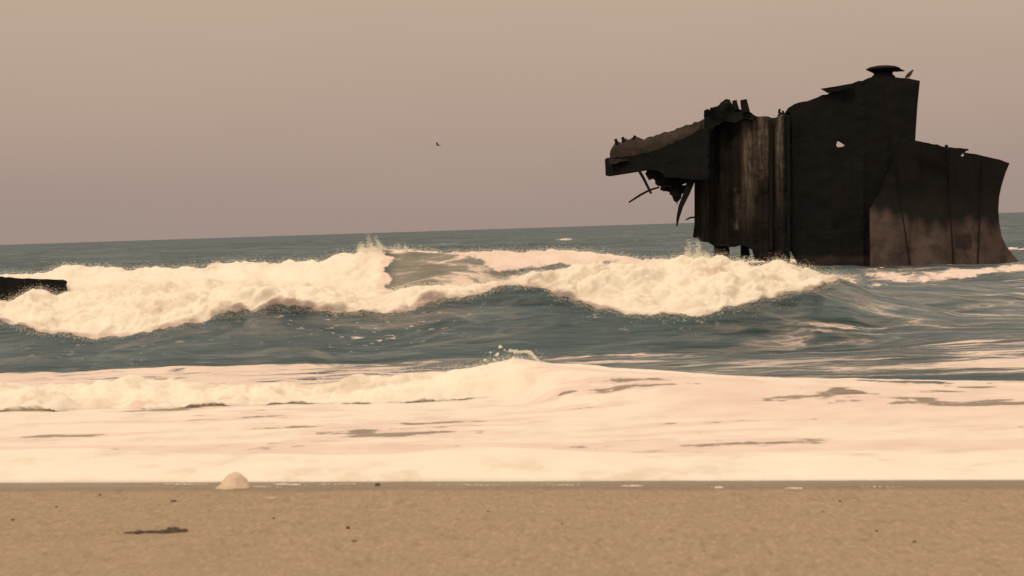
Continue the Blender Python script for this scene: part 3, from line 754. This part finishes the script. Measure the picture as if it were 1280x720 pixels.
# ------------------------------------------------------------------ things on the sand
def blob(name, px, py, w_, h_, dpt, mat, label, cat, group=None, seed=0, rough=.2, dome=False):
    c = sand_pt(px, py); kk = c.y / F; vs, fs = [], []
    SEG, RI = 24, 12
    for i in range(RI + 1):
        th = math.pi * i / RI
        for j in range(SEG):
            ph = 2 * math.pi * j / SEG
            vs.append([math.sin(th) * math.cos(ph), math.sin(th) * math.sin(ph), math.cos(th)])
    a = np.array(vs); nn = 1 + rough * fbm(a[:, 0] * 1.6 + seed, a[:, 1] * 1.6, a[:, 2] * 1.6, 4)
    a *= nn[:, None]
    if dome: a[:, :2] *= (1 + .38 * np.exp(-(np.clip(a[:, 2], 0, 1) / .22) ** 2) * (1 - .5 * np.sign(a[:, 0])))[:, None]
    a = a * np.array([w_ * kk / 2, dpt / 2, h_ * kk / (1 if dome else 2)])
    for i in range(RI):
        for j in range(SEG): fs.append((i * SEG + j, i * SEG + (j + 1) % SEG, (i + 1) * SEG + (j + 1) % SEG, (i + 1) * SEG + j))
    o = mesh_obj(name, a, fs, mat, None, True); o.location = (c.x, c.y, c.z + (0 if dome else h_ * kk * .2))
    tag(o, label, cat, group); return o
M_lump = mat_plain('pale_lump', (.62, .50, .40), (.74, .62, .51), 30, .6)
M_weed = mat_plain('dark_weed', (.05, .042, .036), (.12, .095, .075), 60, .6)
M_peb = mat_plain('dark_pebble', (.06, .045, .035), (.10, .075, .06), 60, .6)
M_shell = mat_plain('pale_shell', (.55, .42, .30), (.66, .54, .42), 60, .5)
blob('sand_lump', 294, 610, 33, 19, .16, M_lump, 'pale sandy domed lump sitting at the water line in front of the foam', 'lump', seed=2, rough=.34, dome=True)
# scrap of weed: a few flattened lobes in one mesh
def weed(px, py):
    c = sand_pt(px, py); kk = c.y / F; vs, fs = [], []
    r_ = random.Random(4)
    for (ox, wd, ht, dp) in ((-28, 14, 4, .05), (-14, 20, 3.0, .04), (2, 18, 3.5, .05), (16, 20, 8, .07), (28, 12, 5, .05), (10, 10, 9, .04), (-40, 16, 1.6, .03)):
        b_ = len(vs)
        for i in range(7):
            th = math.pi * i / 6
            for j in range(12):
                ph = 2 * math.pi * j / 12; q = r_.uniform(.75, 1.25)
                vs.append((c.x + ox * kk + math.sin(th) * math.cos(ph) * wd * kk / 2 * q, c.y + r_.uniform(-.01, .01) + math.sin(th) * math.sin(ph) * dp * q, c.z + .004 + math.cos(th) * ht * kk / 2 * q))
        for i in range(6):
            for j in range(12): fs.append((b_ + i * 12 + j, b_ + i * 12 + (j + 1) % 12, b_ + (i + 1) * 12 + (j + 1) % 12, b_ + (i + 1) * 12 + j))
    return mesh_obj('seaweed_scrap', vs, fs, M_weed, None, True)
wd = weed(202, 665); tag(wd, 'dark flattened scrap of seaweed lying on the dry sand at lower left', 'seaweed')
blob('pebble', 435, 661, 5, 5, .03, M_peb, 'lone dark round pebble on the open sand right of the seaweed', 'pebble', seed=3)
blob('pebble', 472, 606.5, 7, 4, .03, M_peb, 'dark pebble on the wet sand right at the foam edge', 'pebble', seed=4)
blob('pebble', 217, 627, 8, 3, .03, M_peb, 'small dark pebble on the sand below and left of the domed lump', 'pebble', seed=5)
blob('shell_fragment', 339, 623, 15, 2.5, .04, M_shell, 'thin pale shell fragment on the sand just right of the domed lump', 'shell', seed=6)
for (a, b, w2) in ((70, 634, 3), (125, 619, 3), (16, 650, 4), (342, 648, 4), (443, 677, 8), (1028, 640, 3), (1050, 627, 4), (1096, 664, 4), (1143, 677, 5), (703, 655, 3), (610, 640, 3), (880, 690, 4)):
    blob('grit', a, b, w2, 2.2, .02, M_peb, 'tiny dark bit of shell grit scattered on the open sand', 'grit', 'grit scattered on the sand', seed=a)
